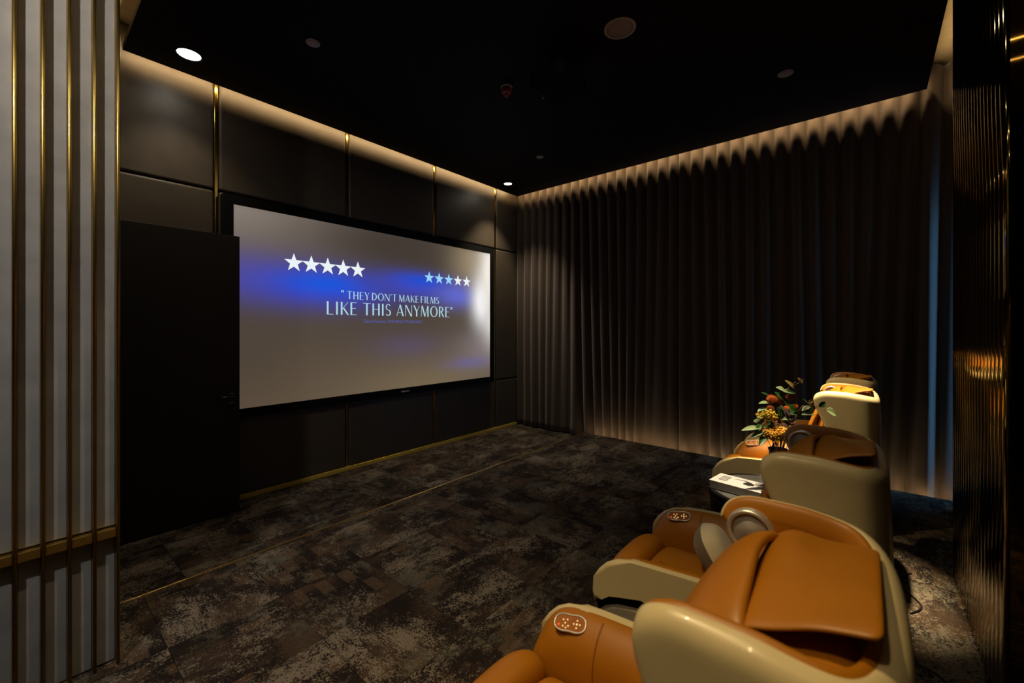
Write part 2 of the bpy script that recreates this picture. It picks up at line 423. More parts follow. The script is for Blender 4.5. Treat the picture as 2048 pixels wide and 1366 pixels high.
# ------------------------------------------------------------------ projection screen
def screen_mat():
    m, nt, b = nmat('picture_with_room_light'); L = nt.links.new
    tc = nt.nodes.new('ShaderNodeTexCoord'); sp = nt.nodes.new('ShaderNodeSeparateXYZ'); L(tc.outputs['Object'], sp.inputs[0])
    X, Z = sp.outputs[0], sp.outputs[2]
    def mt(op, a, c=0.0, clamp=False):
        n = nt.nodes.new('ShaderNodeMath'); n.operation = op; n.use_clamp = clamp
        for i, v in enumerate((a, c)):
            if isinstance(v, (int, float)): n.inputs[i].default_value = v
            else: L(v, n.inputs[i])
        return n.outputs[0]
    def gauss(x0, z0, sx, sz, amp=1.0, tilt=0.0):
        dx = mt('SUBTRACT', X, x0); dz = mt('SUBTRACT', mt('SUBTRACT', Z, z0), mt('MULTIPLY', dx, tilt))
        q = mt('ADD', mt('POWER', mt('ABSOLUTE', mt('DIVIDE', dx, sx)), 2.0), mt('POWER', mt('ABSOLUTE', mt('DIVIDE', dz, sz)), 2.0))
        return mt('MULTIPLY', mt('EXPONENT', mt('MULTIPLY', q, -1.0)), amp)
    def mix(fac, a, c):
        n = nt.nodes.new('ShaderNodeMix'); n.data_type = 'RGBA'; L(fac, n.inputs[0]); n.clamp_factor = True
        for i, v in ((6, a), (7, c)):
            if isinstance(v, tuple): n.inputs[i].default_value = (*v, 1)
            else: L(v, n.inputs[i])
        return n.outputs[2]
    # world x 1.289..4.718 and z .87..2.765 (object origin at the world origin)
    ramp = nt.nodes.new('ShaderNodeMapRange'); ramp.inputs[1].default_value = .9; ramp.inputs[2].default_value = 2.1; L(Z, ramp.inputs[0])
    c = mix(ramp.outputs[0], (.092, .066, .044), (.060, .045, .036))  # taupe base gradient: room light on the screen, painted into the glow
    c = mix(gauss(1.1, 2.9, 1.1, .55), c, (.24, .20, .17))
    c = mix(gauss(2.9, 2.62, .8, .26, .75), c, (.045, .034, .026))
    c = mix(gauss(3.6, .85, 1.3, .40, .6), c, (.21, .155, .085))
    c = mix(gauss(4.35, 2.6, .42, .5, .75), c, (.32, .25, .15))
    c = mix(gauss(4.55, 1.30, .55, .30, .7), c, (.22, .18, .19))
    c = mix(gauss(1.35, 2.13, .75, .22, .65), c, (.085, .065, .33))
    c = mix(gauss(2.15, 2.06, .75, .20, 1.0), c, (.03, .055, .55))
    c = mix(gauss(2.15, 2.10, .42, .11, .9), c, (.0, .085, .70))
    c = mix(gauss(3.35, 2.17, .60, .15, 1.0), c, (.045, .06, .50))
    c = mix(gauss(3.45, 2.24, .40, .085, .9), c, (.01, .07, .62))
    c = mix(gauss(4.05, 2.08, .40, .16, .9), c, (.10, .13, .62))
    c = mix(gauss(3.2, 1.40, .5, .16, .22), c, (.10, .08, .30))
    c = mix(gauss(4.30, 1.12, .42, .08, .40), c, (.12, .11, .42))
    c = mix(gauss(4.55, 2.02, .20, .34, 1.15), c, (.88, .88, .90))
    c = mix(gauss(4.72, 2.45, .22, .60, 1.15), c, (.85, .80, .72))
    c = mix(gauss(4.75, 1.75, .16, .34, .9), c, (.72, .68, .66))
    c = mix(gauss(1.45, 1.30, .26, .30, .25), c, (.055, .042, .032))  # soft shadow at the left side, painted into the glow
    b.inputs['Base Color'].default_value = (.07, .066, .062, 1); b.inputs['Roughness'].default_value = .7
    b.inputs['Specular IOR Level'].default_value = .1
    L(c, b.inputs['Emission Color']); b.inputs['Emission Strength'].default_value = 1.0
    return m
sc = thing('projection_screen', 'large projection screen in a black frame on the upholstered wall, showing a film trailer', 'screen', (0, 0, 0))
SX0, SX1, SZ0, SZ1, SYF = 1.289, 4.718, .873, 2.764, 4.462
FW = .085
for (a, b_, c, d) in ((SX0-FW, SX1+FW, SZ1, SZ1+FW), (SX0-FW, SX1+FW, SZ0-FW, SZ0), (SX0-FW, SX0, SZ0, SZ1), (SX1, SX1+FW, SZ0, SZ1)):
    box('frame_bar', a, b_, 4.452, 4.535, c, d, 'black', sc, bev=.003)
box('badge', 3.10, 3.22, 4.449, 4.452, SZ0-.052, SZ0-.036, 'white_dim', sc)
box('picture', SX0, SX1, SYF, SYF+.03, SZ0, SZ1, screen_mat(), sc)
M['star_white'] = emis('projected_white', (.90, .97, 1.0), .92)
M['star_cyan'] = emis('projected_pale_blue', (.34, .72, 1.0), .92)
M['text_cyan'] = emis('projected_text', (.52, .82, .95), .80)
M['text_dim'] = emis('projected_small_text', (.10, .12, .42), .9)
TY_ = SYF-.0015
def star(cx, cz, r, mat):
    vs = [];
    for y in (TY_, SYF-.0002):
        for i in range(10):
            a = PI/2+i*PI/5; rr = r if i % 2 == 0 else r*.40
            vs.append((cx+rr*math.cos(a)*1.0, y, cz+rr*math.sin(a)))
    fs = [tuple(range(10)), tuple(range(19, 9, -1))]+[(i, (i+1) % 10, 10+(i+1) % 10, 10+i) for i in range(10)]
    from_py('star', vs, fs, mat, sc)
for k in range(5): star(1.822+.1755*k, 2.287, .097, 'star_white')
for k in range(5): star(3.545+.1705*k, 2.292, .082, 'star_cyan' if k < 3 else 'star_white')
# art-deco capitals drawn from thick and thin strokes, cap height 1
TK, TN = .115, .036
def st(x0, y0, x1, y1, w_): return ('l', x0, y0, x1, y1, w_)
def ar(cx, cy, rx, ry, a0, a1, w0, w1): return ('a', cx, cy, rx, ry, a0, a1, w0, w1)   # w0 at the top and bottom, w1 at the sides
GL = {
 'L': (.50, [st(.10, 0, .10, 1, TK), st(.06, .02, .48, .02, TN)]),
 'I': (.24, [st(.12, 0, .12, 1, TK)]),
 'K': (.58, [st(.10, 0, .10, 1, TK), st(.15, .45, .54, 1, TN), st(.24, .52, .55, 0, TK)]),
 'E': (.50, [st(.10, 0, .10, 1, TK), st(.08, .98, .48, .98, TN), st(.08, .52, .42, .52, TN), st(.08, .02, .49, .02, TN)]),
 'F': (.47, [st(.10, 0, .10, 1, TK), st(.08, .98, .47, .98, TN), st(.08, .52, .40, .52, TN)]),
 'T': (.58, [st(.29, 0, .29, 1, TK), st(.0, .98, .58, .98, TN)]),
 'H': (.64, [st(.10, 0, .10, 1, TK), st(.10, .52, .55, .52, TN), st(.55, 0, .55, 1, TK)]),
 'S': (.46, [ar(.23, .74, .17, .24, 30, 270, TN, TK*.7), ar(.23, .26, .17, .24, -150, 90, TN, TK*.9)]),
 'A': (.64, [st(.03, 0, .31, 1, TN), st(.32, 1, .58, 0, TK), st(.12, .30, .50, .30, TN)]),
 'N': (.68, [st(.06, 0, .06, 1, TN), st(.09, 1, .58, 0, TK), st(.62, 0, .62, 1, TN)]),
 'Y': (.58, [st(.05, 1, .30, .45, TK), st(.55, 1, .31, .45, TN), st(.30, 0, .30, .48, TK)]),
 'M': (.82, [st(.05, 0, .11, 1, TN), st(.14, 1, .40, .02, TK), st(.40, .02, .68, 1, TN), st(.71, 0, .69, 1, TK)]),
 'O': (.76, [ar(.38, .5, .32, .48, 0, 360, TN, TK)]),
 'D': (.66, [st(.10, 0, .10, 1, TK), ar(.14, .5, .44, .48, -90, 90, TN, TK)]),
 'R': (.56, [st(.10, 0, .10, 1, TK), ar(.14, .74, .30, .24, -90, 90, TN, TK), st(.26, .50, .52, 0, TK)]),
 '"': (.50, [st(.10, .72, .12, .98, .14), st(.36, .72, .38, .98, .14)]),
 ',,': (.40, [st(.06, .74, .12, .98, .11), st(.27, .74, .33, .98, .11)]),
 "'": (.14, [st(.08, .98, .05, .82, .09)]),
}
def letter(name, ch, x, z, h, xs, mat):
    vs, fs = [], []
    def q(p4):
        b0 = len(vs)
        for y in (TY_, SYF-.0002): vs.extend((x+px*h*xs, y, z+pz*h) for px, pz in p4)
        n = len(p4); fs.append(tuple(range(b0, b0+n))); fs.append(tuple(range(b0+2*n-1, b0+n-1, -1)))
        for i in range(n): fs.append((b0+i, b0+(i+1) % n, b0+n+(i+1) % n, b0+n+i))
    for s in GL[ch][1]:
        if s[0] == 'l':
            _, x0, z0, x1, z1, w_ = s; hor = abs(z1-z0) < 1e-6
            if hor: q([(x0, z0-w_/2), (x1, z1-w_/2), (x1, z1+w_/2), (x0, z0+w_/2)])
            else: q([(x0-w_/2, z0), (x0+w_/2, z0), (x1+w_/2, z1), (x1-w_/2, z1)])
        else:
            _, cx, cz, rx, rz, a0, a1, w0, w1 = s; n = max(6, int(abs(a1-a0)/18)); prev = None
            for i in range(n+1):
                a = math.radians(a0+(a1-a0)*i/n); w_ = w0+(w1-w0)*abs(math.cos(a))
                cur = ((cx+(rx+w_/2)*math.cos(a), cz+(rz+w_/2)*math.sin(a)), (cx+(rx-w_/2)*math.cos(a), cz+(rz-w_/2)*math.sin(a)))
                if prev: q([prev[0], cur[0], cur[1], prev[1]])
                prev = cur
    from_py(name, vs, fs, mat, sc)
def line_text(chars, x0, x1, z, h, mat, sp=.10, word=.18):
    tot = 0
    for c in chars: tot += word if c == ' ' else GL[c][0]+sp
    tot -= sp; xs = (x1-x0)/(tot*h); x = x0
    for c in chars:
        if c == ' ': x += word*h*xs; continue
        letter('letter', c, x, z, h, xs, mat); x += (GL[c][0]+sp)*h*xs
letter('quote_mark', '"', 2.322, 1.948, .100, .72, 'text_cyan')
line_text(list("THEY DON'T MAKE FILMS"), 2.392, 3.712, 1.950, .088, 'text_cyan')
line_text(list("LIKE THIS ANYMORE"), 2.155, 3.900, 1.772, .142, 'text_cyan', sp=.10, word=.36)
letter('quote_mark', ',,', 3.914, 1.776, .142, .72, 'text_cyan')
def small_text(body, x0, x1, z, size, mat):
    cu = bpy.data.curves.new('small_lettering', 'FONT'); cu.body = body; cu.size = size; cu.extrude = .0006
    t = bpy.data.objects.new('small_lettering', cu); COL.objects.link(t); bpy.context.view_layer.update()
    me = bpy.data.meshes.new_from_object(t); bpy.data.objects.remove(t); bpy.data.curves.remove(cu)
    xs = [v.co.x for v in me.vertices]; k = (x1-x0)/(max(xs)-min(xs)); mn = min(xs)
    for v in me.vertices: v.co = (x0+(v.co.x-mn)*k, TY_+.0006-v.co.z, z+v.co.y)
    me.materials.clear(); return link_mesh('small_lettering', me, mat, sc)
so = small_text('David Sexton, EVENING STANDARD', 2.60, 3.435, 1.685, .055, 'text_dim'); so['kind'] = 'stuff'

# ------------------------------------------------------------------ curtains
def curtain(name, y0, y1, label, seed, hem_left=False):
    rnd = random.Random(seed); n = int(abs(y1-y0)/.0094); nz = 46; rows = []
    ph = [rnd.uniform(0, 6.28) for _ in range(12)]
    P = .150
    for j in range(nz+1):
        v = j/nz; zb = .02 + (PZ*0); z = 4.03-(4.03-zb)*v; row = []
        for i in range(n+1):
            yy = y0+(y1-y0)*i/n; s = (y0-yy)
            drift = .055*v*math.sin(s*2.3+ph[0])+.05*v*math.sin(s*5.1+ph[1])*v
            th = 2*PI*(s+drift)/P
            a = .036*(1-.35*v) * (1+.55*v*math.sin(s*3.7+ph[2]) + .4*v*math.sin(s*8.3+ph[3]))
            sn = math.sin(th); prof = (abs(sn)**.75)*(1 if sn > 0 else -1)
            x = 5.465 - a*prof + .012*v*math.sin(s*1.9+ph[4]) + .016*v*math.sin(2*PI*s/.43+ph[5]+.6*math.sin(s*1.3))
            y = yy + .010*math.cos(th)*(1-.5*v)
            x -= .085*(.35+.65*v)*math.exp(-((yy+.405)/.040)**2)
            if j >= nz-1: x += .004*math.sin(s*40+ph[6])
            row.append((x, y, z))
        rows.append(row)
    o = grid(name, rows, 'curtain', None, thick=.002, off=0)
    tag(o, label, 'curtain', 'curtains along the window wall')
    return o
curtain('curtain', 4.51, 1.835, 'pleated dark taupe velvet curtain hanging next to the screen wall', 3)
curtain('curtain', 1.845, -.70, 'pleated dark taupe velvet curtain hanging behind the chairs, next to the pillar', 11)

# ------------------------------------------------------------------ ceiling fittings
def lamp(x, y, label, r=.062, power=30, cone=75, lit=True, aim=None, blend=.75, color=SOFT):
    t = thing('downlight', label, 'downlight', (x, y, ZC), 0, 'ceiling downlights')
    lathe('trim_ring', [(r+.018, -.001), (r+.018, -.007), (r+.004, -.010), (r-.002, -.006), (r-.002, -.001)], 'black', t, 32, cap=False)
    lathe('lens', [(.001, -.004), (r-.003, -.004), (r-.003, -.001), (.001, -.001)], 'lamp', t, 32)
    lathe('led_chip', [(.001, -.0065), (.014, -.0062), (.015, -.004)], 'chip', t, 16)
    l = bpy.data.lights.new('bulb', 'SPOT'); l.energy = power; l.spot_size = math.radians(cone); l.spot_blend = blend; l.shadow_soft_size = .035; l.color = color
    o = bpy.data.objects.new('bulb', l); COL.objects.link(o); o.parent = t; o.location = (0, 0, -.02)
    if aim:
        d = Vector((aim[0]-x, aim[1]-y, aim[2]-ZC)); o.rotation_euler = d.to_track_quat('-Z', 'Y').to_euler()
    return t
lamp(.879, 4.098, 'bright round downlight above the door leaf', .080, 32, 100)
lamp(4.77, 4.139, 'small bright downlight in the corner by the curtain', .06, 140, 84)
for k, (x, y, p, cone, bl, aim_, lc) in enumerate(SPOTS):
    lamp(x, y, ['round downlight above the slatted wall', 'round downlight above the carpet between door and chairs', 'round downlight above the chair nearest the camera',
                'round downlight above the carpet in front of the side table', 'round downlight above the third chair', 'added fill downlight beside the camera, left of the chairs', 'round downlight above the side table with the flowers'][k], .06, p, cone, aim=aim_, blend=bl, color=lc)
def cap_disc(x, y, r, label, name='ceiling_sensor', cat='sensor', mat='white'):
    t = thing(name, label, cat, (x, y, ZC))
    lathe('cover', [(.001, -.012), (r*.55, -.013), (r*.8, -.010), (r, -.003), (r, 0)], mat, t, 28)
    lathe('rim', [(r+.006, 0), (r+.006, -.003), (r-.002, -.005), (r-.002, 0)], mat, t, 28, cap=False)
    return t
cap_disc(1.455, 3.222, .044, 'small white disc on the black ceiling between bright downlight and projector', 'sprinkler_cover', 'cover')
cap_disc(4.234, .549, .052, 'small grey disc on the black ceiling above the row of chairs', 'sprinkler_cover', 'cover', 'white_dim')
cap_disc(4.292, 3.187, .040, 'small grey disc on the black ceiling near the corner downlight', 'sprinkler_cover', 'cover', 'white_dim')
t = thing('ceiling_speaker', 'large round white speaker set in the black ceiling', 'speaker', (2.817, 1.375, ZC))
lathe('rim', [(.112, 0), (.112, -.006), (.104, -.010), (.096, -.008), (.096, 0)], 'white', t, 40, cap=False)
lathe('grille', [(.001, -.008), (.05, -.0078), (.096, -.006), (.096, 0)], 'white_dim', t, 40)
t = thing('smoke_detector', 'red and white smoke detector on the black ceiling', 'detector', (2.842, 2.483, ZC))
lathe('base', [(.001, 0), (.052, 0), (.052, -.016), (.046, -.02), (.001, -.02)], 'white', t, 28)
lathe('body', [(.001, -.018), (.047, -.018), (.048, -.045), (.038, -.06), (.026, -.064), (.001, -.064)], 'red', t, 28)
lathe('sensor_head', [(.001, -.062), (.024, -.062), (.025, -.076), (.018, -.088), (.001, -.090)], 'red', t, 24)
lathe('collar', [(.030, -.060), (.032, -.064), (.026, -.067), (.024, -.062)], 'white', t, 24, cap=False)
# projector hung under the ceiling
t = thing('projector', 'black projector hanging from the black ceiling beside the round speaker', 'projector', (2.85, 1.93, ZC))
bm = bmesh.new(); add_box(bm, -.19, .19, -.16, .16, -.235, -.105, .025, 3); from_bm('body', bm, 'black', t)
lathe('mount_plate', [(.001, 0), (.07, 0), (.07, -.012), (.001, -.012)], 'black', t, 24)
tube('mount_pole', [(0, 0, -.01), (0, 0, -.11)], .02, 'black', t, 12)
bm = bmesh.new(); lathe_bm(bm, [(.001, 0), (.05, 0), (.05, .03), (.042, .035), (.040, .02), (.001, .018)], 24)
o = from_bm('lens', bm, 'gloss_black', t, True); o.rotation_euler = (-PI/2, 0, 0); o.location = (.05, .155, -.17)
for k in range(6):
    box('vent', -.192, -.188, -.10+.035*k, -.085+.035*k, -.20, -.14, 'gloss_black', t)

# ------------------------------------------------------------------ massage chairs
HWB, YB = .270, -.045                       # half width and back of the shell
def yfront(z): return interp([(.10, .10), (.45, .10), (.62, .12), (.75, .15), (.85, .185), (.95, .215), (1.03, .256), (1.08, .268), (1.16, .270)], z)
def shell_pt(q, v, inset, drop, yin=0.0, roll=.030):
    """q -1..1 round the U (left front, back, right front), v 0..1 up"""
    s = -1 if q < 0 else 1; a = abs(q)
    YM = .070
    yt = YM if a <= .5 else YM+(a-.5)/.5*(.268-YM)
    ztop = 1.102 + (max(0, min(1, ((yt if a > .5 else YM-(1-a/.5)*.12)+.05)/.14)))*.034
    if a > .80:
        c = (a-.80)/.20; ztop -= .060*(1-math.sqrt(max(0, 1-c*c)))
    ztop -= drop
    z = .16+(ztop-.16)*v
    bul = .012*math.sin(PI*min(1, max(0, (z-.2)/.9)))
    RR = .034
    if z > ztop-RR:                                    # the leatherette rolls over the edge
        c = (z-(ztop-RR))/RR; inset = inset+roll*(1-math.sqrt(max(0, 1-c*c)))
    if a > .86:
        c = (a-.86)/.14; inset = inset+roll*.7*(1-math.sqrt(max(0, 1-c*c)))
    hw = HWB+.012*math.sin(PI*min(1, max(0, (z-.3)/.8)))-inset
    if a <= .5:
        th = a/.5*PI/2; e = .62
        x = hw*(math.sin(th)**e if th > 0 else 0); y = YM-(YM-(YB-bul+inset))*(max(0, math.cos(th))**e)
    else:
        x = hw; yf = yfront(z)-yin
        y = YM+(a-.5)/.5*(yf-YM)
    return (s*x, y, z)
def arm_top(y): return interp([(0, .70), (.25, .695), (.42, .682), (.60, .668), (.67, .661), (.72, .646), (.76, .622), (.79, .590), (.815, .545)], y)
def make_chair():
    t = thing('massage_chair', 'x', 'chair')
    qs = [-1, -.97, -.93, -.88, -.82, -.74, -.66, -.58, -.5, -.42, -.34, -.26, -.17, -.08]; qs = qs+[0]+[-q for q in qs[::-1]]
    vsn = [0, .12, .25, .40, .52, .64, .74, .83, .90, .945, .966, .978, .988, .996, 1.0]
    grid('shell', [[shell_pt(q, v, 0, 0) for q in qs] for v in vsn], 'shell', t, thick=.012, sub=2, off=-1)
    # the soft tan lining inside the shell
    grid('lining', [[shell_pt(q, v, .016, -.003, .006, .028) for q in qs] for v in vsn[3:]], 'leather', t, thick=.040, sub=2, off=-1)
    # backrest cushion
    prof = [(.300, .50), (.296, .62), (.285, .76), (.268, .88), (.240, .98), (.205, 1.045), (.150, 1.070), (.090, 1.092), (.040, 1.104), (.012, 1.104), (-.004, 1.08), (-.008, .98)]
    xs = [-.214, -.207, -.18, -.11, -.04, .04, .11, .18, .207, .214]
    rows = []
    for y, z in prof:
        row = []
        for x in xs:
            e = (abs(x)/.214)**8; row.append((x*(1 if y > .03 else .93), y-.05*e*(1 if z < 1.0 and y > 0 else .2), z-.012*e*(1 if z > 1.0 else 0)))
        rows.append(row)
    grid('backrest', rows, 'leather', t, thick=.07, sub=2, off=1)
    # head pillow pad: lies over the top of the backrest and stands up at its rear edge
    prof = [(.138, 1.122), (.152, 1.122), (.174, 1.106), (.203, 1.072), (.236, 1.016), (.262, .955), (.288, .88), (.300, .80)]
    rows = []
    for i, (y, z) in enumerate(prof):
        row = []
        for x in (-.165, -.155, -.12, -.06, 0, .06, .12, .155, .165):
            e = (abs(x)/.165)**9
            w_ = .004*math.sin(x*22+.6) if i < 3 else 0
            zz = z-.014*e-(.010*max(0, -x)/.165*2.2 if i < 3 else 0)
            row.append((x*.83-.040, y-.012*e+w_, zz))
        rows.append(row)
    o = grid('head_pillow', rows, 'leather', t, thick=.018, sub=2, off=1)
    # loose leather flap lying behind the pillow, lifted over the back of the shell
    rows = []
    N_ = 9
    for i in range(N_):
        u = i/(N_-1); y = .152-.166*u; row = []
        for j in range(9):
            w_ = j/8; x = -.180+.330*w_
            z = 1.108+.028*u-.022*max(0, 1-u/.20)**1.5+.010*math.sin(PI*u)*math.sin(PI*w_)+.020*math.exp(-((u-.25)/.2)**2)*math.exp(-((w_-.75)/.3)**2)
            z += (.5-w_)*(.010+.020*u)
            z -= .016*math.exp(-((w_)/.16)**2)*math.exp(-((u-.25)/.25)**2)
            row.append((x, y, z))
        rows.append(row)
    grid('leather_flap', rows, 'leather', t, thick=.012, sub=2, off=0)
    # speakers in the wings
    for s in (-1, 1):
        bm = bmesh.new(); lathe_bm(bm, [(.047, -.01), (.047, .006), (.043, .010), (.039, .009), (.037, .003), (.037, -.01)], 36, cap=False)
        r = from_bm('speaker', bm, 'silver', t, True)
        r.location = (s*.210, .198, 1.068); r.rotation_euler = (0, -s*PI/2, 0)
        lathe('grille', [(.001, .005), (.012, .0055), (.013, .0045), (.022, .005), (.023, .004), (.031, .0045), (.032, .0035), (.038, .004), (.038, 0)], 'grille', r, 36)
    # arms
    out = []
    ys = [.03, .15, .30, .45, .58, .66, .72, .76, .79, .808, .815]
    top = [(y, arm_top(y)) for y in ys]
    low = [(.818, .50), (.812, .455), (.785, .492), (.75, .520), (.70, .535), (.62, .542), (.52, .535), (.42, .505), (.36, .46), (.33, .40), (.10, .30), (.03, .30)]
    for s in (-1, 1):
        a0, a1 = (s*.276, s*.311)
        extrude_poly('arm_panel', top+low, min(a0, a1), max(a0, a1), 'shell', t, bev=.015, seg=4)
        arch = [(.335, .40), (.365, .465), (.425, .51), (.52, .54), (.62, .547), (.70, .540), (.75, .525), (.785, .497), (.812, .458), (.80, .42), (.77, .445), (.72, .470), (.64, .487), (.56, .488), (.48, .470), (.43, .44), (.40, .39)]
        extrude_poly('recess_band', arch, s*.250, s*.285, 'black', t)
        base = [(.03, .04), (.03, .32), (.32, .42), (.40, .395), (.43, .445), (.48, .475), (.56, .493), (.64, .492), (.72, .475), (.77, .45), (.80, .42), (.815, .36), (.80, .22), (.74, .10), (.66, .03), (.10, .015)]
        extrude_poly('base_panel', base, s*.250, s*.296, 'base_grey', t, bev=.010, seg=2)
        rows = []
        for k, y in enumerate([.04, .08, .18, .30, .42, .54, .62, .69, .74, .775, .795, .803]):
            zt = arm_top(min(y, .80))-.002; f = 1.0
            if y > .74: f = math.sqrt(max(0.02, 1-((y-.74)/.066)**2))
            zb = .40; zt2 = zb+(zt-zb)*(.55+.45*f)
            zo = min(.56, zt2-.03); sec = [(.292, zo), (.293, zt2-.004), (.284, zt2+.006), (.250, zt2), (.212, zt2-.028), (.188, zt2-.062), (.176, zt2-.105), (.172, zb)]
            rows.append([(s*x, y, z) for x, z in sec])
        grid('arm_pad', rows, 'leather', t, thick=0, sub=2)
        sm = []
        for x, dz in ((.258, -.0005), (.238, -.0045), (.212, -.026), (.189, -.060), (.1775, -.10), (.174, -.16)): sm.append((s*x, .565+.012*(1-abs(dz)*6), arm_top(.565)+dz))
        tube('seam', sm, .0011, 'leather_dark', t, 6)
    # control panel on the right arm
    rem = bpy.data.objects.new('control_panel', None)
    outl = []
    for i in range(48):
        a = 2*PI*i/48; c, s_ = math.cos(a), math.sin(a)
        x = .060*(abs(c)**.72)*(1 if c > 0 else -1); hw = .030-.0035*math.exp(-(x/.022)**2)
        outl.append((x, hw*(abs(s_)**.75)*(1 if s_ > 0 else -1)))
    bm = bmesh.new(); tube_bm(bm, [(x, y, .002) for x, y in outl], .0034, 8, True)
    R = from_bm('control_panel', bm, 'silver', t, True)
    vs = [(x, y, z) for z in (-.004, .0022) for x, y in outl]; n = 48
    from_py('panel_face', vs, [tuple(range(n-1, -1, -1)), tuple(range(n, 2*n))]+[(i, (i+1) % n, n+(i+1) % n, n+i) for i in range(n)], 'panel_brown', R)
    bpy.data.objects.remove(rem)
    def btn(x, y, r, m): lathe('button', [(.0005, .0040), (r*.8, .0038), (r, .0026), (r, .0015)], m, R, 10, (x, y, 0))
    btn(.043, .010, .0035, 'red_led')
    for bx, by in ((.026, .013), (.014, .017), (.006, .010), (.019, .002), (.028, -.008), (.012, -.010)): btn(bx, by, .0027, 'button')
    for k in range(4): btn(-.026+.012*math.cos(k*PI/2), .012*math.sin(k*PI/2), .0026, 'button')
    btn(-.026, 0, .0034, 'button')
    bm = bmesh.new(); tube_bm(bm, [(-.026+.018*math.cos(2*PI*i/24), .018*math.sin(2*PI*i/24), .0026) for i in range(24)], .0008, 6, True); from_bm('dial_ring', bm, 'leather_dark', R, True)
    R.location = (.226, .668, arm_top(.668)-.0165); R.rotation_euler = (0, 0, 0)
    R.scale = (.8, .8, .8)
    R.matrix_local = Matrix.Translation(R.location) @ Matrix.Rotation(math.radians(-36), 4, 'Y') @ Matrix.Rotation(math.radians(-104), 4, 'Z').inverted() @ Matrix.Diagonal((.8, .8, .8, 1))
    # seat and leg rest
    rows = []
    for k, y in enumerate([.18, .22, .32, .44, .56, .64, .685, .703, .706]):
        f = [1, 1, 1, 1, 1, 1, .97, .86, .70][k]
        rows.append([(x, y, .40+(.548-.40)*f*(1-.22*(abs(x)/.172)**6) + .008*(1-(x/.172)**2)) for x in (-.172, -.165, -.14, -.09, -.03, .03, .09, .14, .165, .172)])
    grid('seat', rows, 'leather', t, thick=.05, sub=2, off=-1)
    pf = [(.710, .40), (.711, .50), (.716, .542), (.735, .562), (.765, .566), (.800, .556), (.826, .53), (.838, .48), (.838, .36), (.825, .22), (.80, .14), (.765, .12)]
    rows = []
    for y, z in pf:
        rows.append([(x, y+( -.018*(abs(x)/.172)**6 if y > .78 else .010*(abs(x)/.172)**6), z-.03*(abs(x)/.172)**6*(1 if z > .5 else 0)) for x in (-.172, -.165, -.14, -.09, -.03, .03, .09, .14, .165, .172)])
    grid('leg_rest', rows, 'leather', t, thick=.02, sub=2, off=0)
    box('chassis', -.245, .245, -.06, .70, .02, .40, 'black', t, bev=.01)
    for sx in (-1, 1):
        for yy in (.06, .66): lathe('foot', [(.001, 0), (.028, 0), (.03, .006), (.03, .022), (.001, .022)], 'black', t, 16, (sx*.20, yy, 0))
    return t
chair = make_chair()
LAB = ['tan leather massage chair with cream shell, nearest the camera', 'tan leather massage chair with cream shell and a pale round cushion, beside the side table',
       'brightly lit tan massage chair with cream shell just past the flower arrangement', 'tan massage chair with cream shell, furthest away in the row']
CX_ = [.822, 1.742, 3.35, 4.27]
for k in range(4):
    c = chair if k == 0 else copy_tree(chair)
    c.location = (CX_[k], 0, PZ); c['label'] = LAB[k]; c['group'] = 'massage chairs in a row facing the screen'

# cushion on the second chair
def cushion(loc, rot):
    t = thing('cushion', 'pale linen cushion lying on the second massage chair', 'cushion', loc); t.rotation_euler = rot
    def half(s):
        rows = []; n = 12
        for i in range(n+1):
            row = []
            for j in range(n+1):
                u, v = -1+2*i/n, -1+2*j/n
                x = u*math.sqrt(max(0, 1-v*v*.42)); y = v*math.sqrt(max(0, 1-u*u*.42))
                d = max(0, (1-u**4)*(1-v**4))**.55
                row.append((x*.108, y*.108, s*.058*d))
            rows.append(row)
        return rows
    grid('front_cover', half(1), 'linen_cushion', t, sub=1); grid('back_cover', half(-1), 'linen_dark', t, sub=1)  # back cover is coloured darker to stand for its shaded side
    pts = []
    for r_ in (half(1),):
        n = 12
        pts = [r_[i][0] for i in range(n)]+[r_[n][j] for j in range(n)]+[r_[i][n] for i in range(n, 0, -1)]+[r_[0][j] for j in range(n, 0, -1)]
    tube('piping', pts, .003, 'linen_dark', t, 6, True)
nrm = Vector((.12, -.72, .50)).normalized()
cushion((1.77, .455, PZ+.632), nrm.to_track_quat('Z', 'Y').to_euler())

# ------------------------------------------------------------------ side table with book and flowers
TC = (2.535, .42); TZ = PZ+.652
t = thing('side_table', 'round black drum side table between the second and third chairs', 'table', (TC[0], TC[1], PZ))
lathe('drum', [(.001, 0), (.235, 0), (.243, .008), (.245, .02), (.262, .60), (.264, .628), (.250, .632), (.001, .632)], 'gloss_black', t, 64)
lathe('table_top', [(.001, .632), (.252, .632), (.254, .648), (.250, .652), (.001, .652)], 'tabletop', t, 64)
lathe('rim', [(.253, .62), (.266, .62), (.267, .650), (.262, .656), (.254, .656), (.253, .65)], 'gloss_black', t, 64, cap=False)
bk = thing('book', 'thick white book with a printed cover lying on the round side table', 'book', (2.4, .657, TZ+.005), math.radians(-8))
BW, BL, BH = .150, .30, .040     # spine along local -y
box('pages', .004, BW-.003, -BL+.004, -.004, .003, BH-.003, 'paper', bk)
box('back_cover', 0, BW, -BL, 0, 0, .003, 'cover', bk, bev=.001)
box('front_cover', 0, BW, -BL, 0, BH-.003, BH, 'cover', bk, bev=.001)
box('spine', BW-.003, BW, -BL, 0, .003, BH-.003, 'cover', bk)
zc = BH
def ink(x0, x1, y0, y1, m='ink', nm='cover_print'): box(nm, x0, x1, y0, y1, zc, zc+.0006, m, bk)
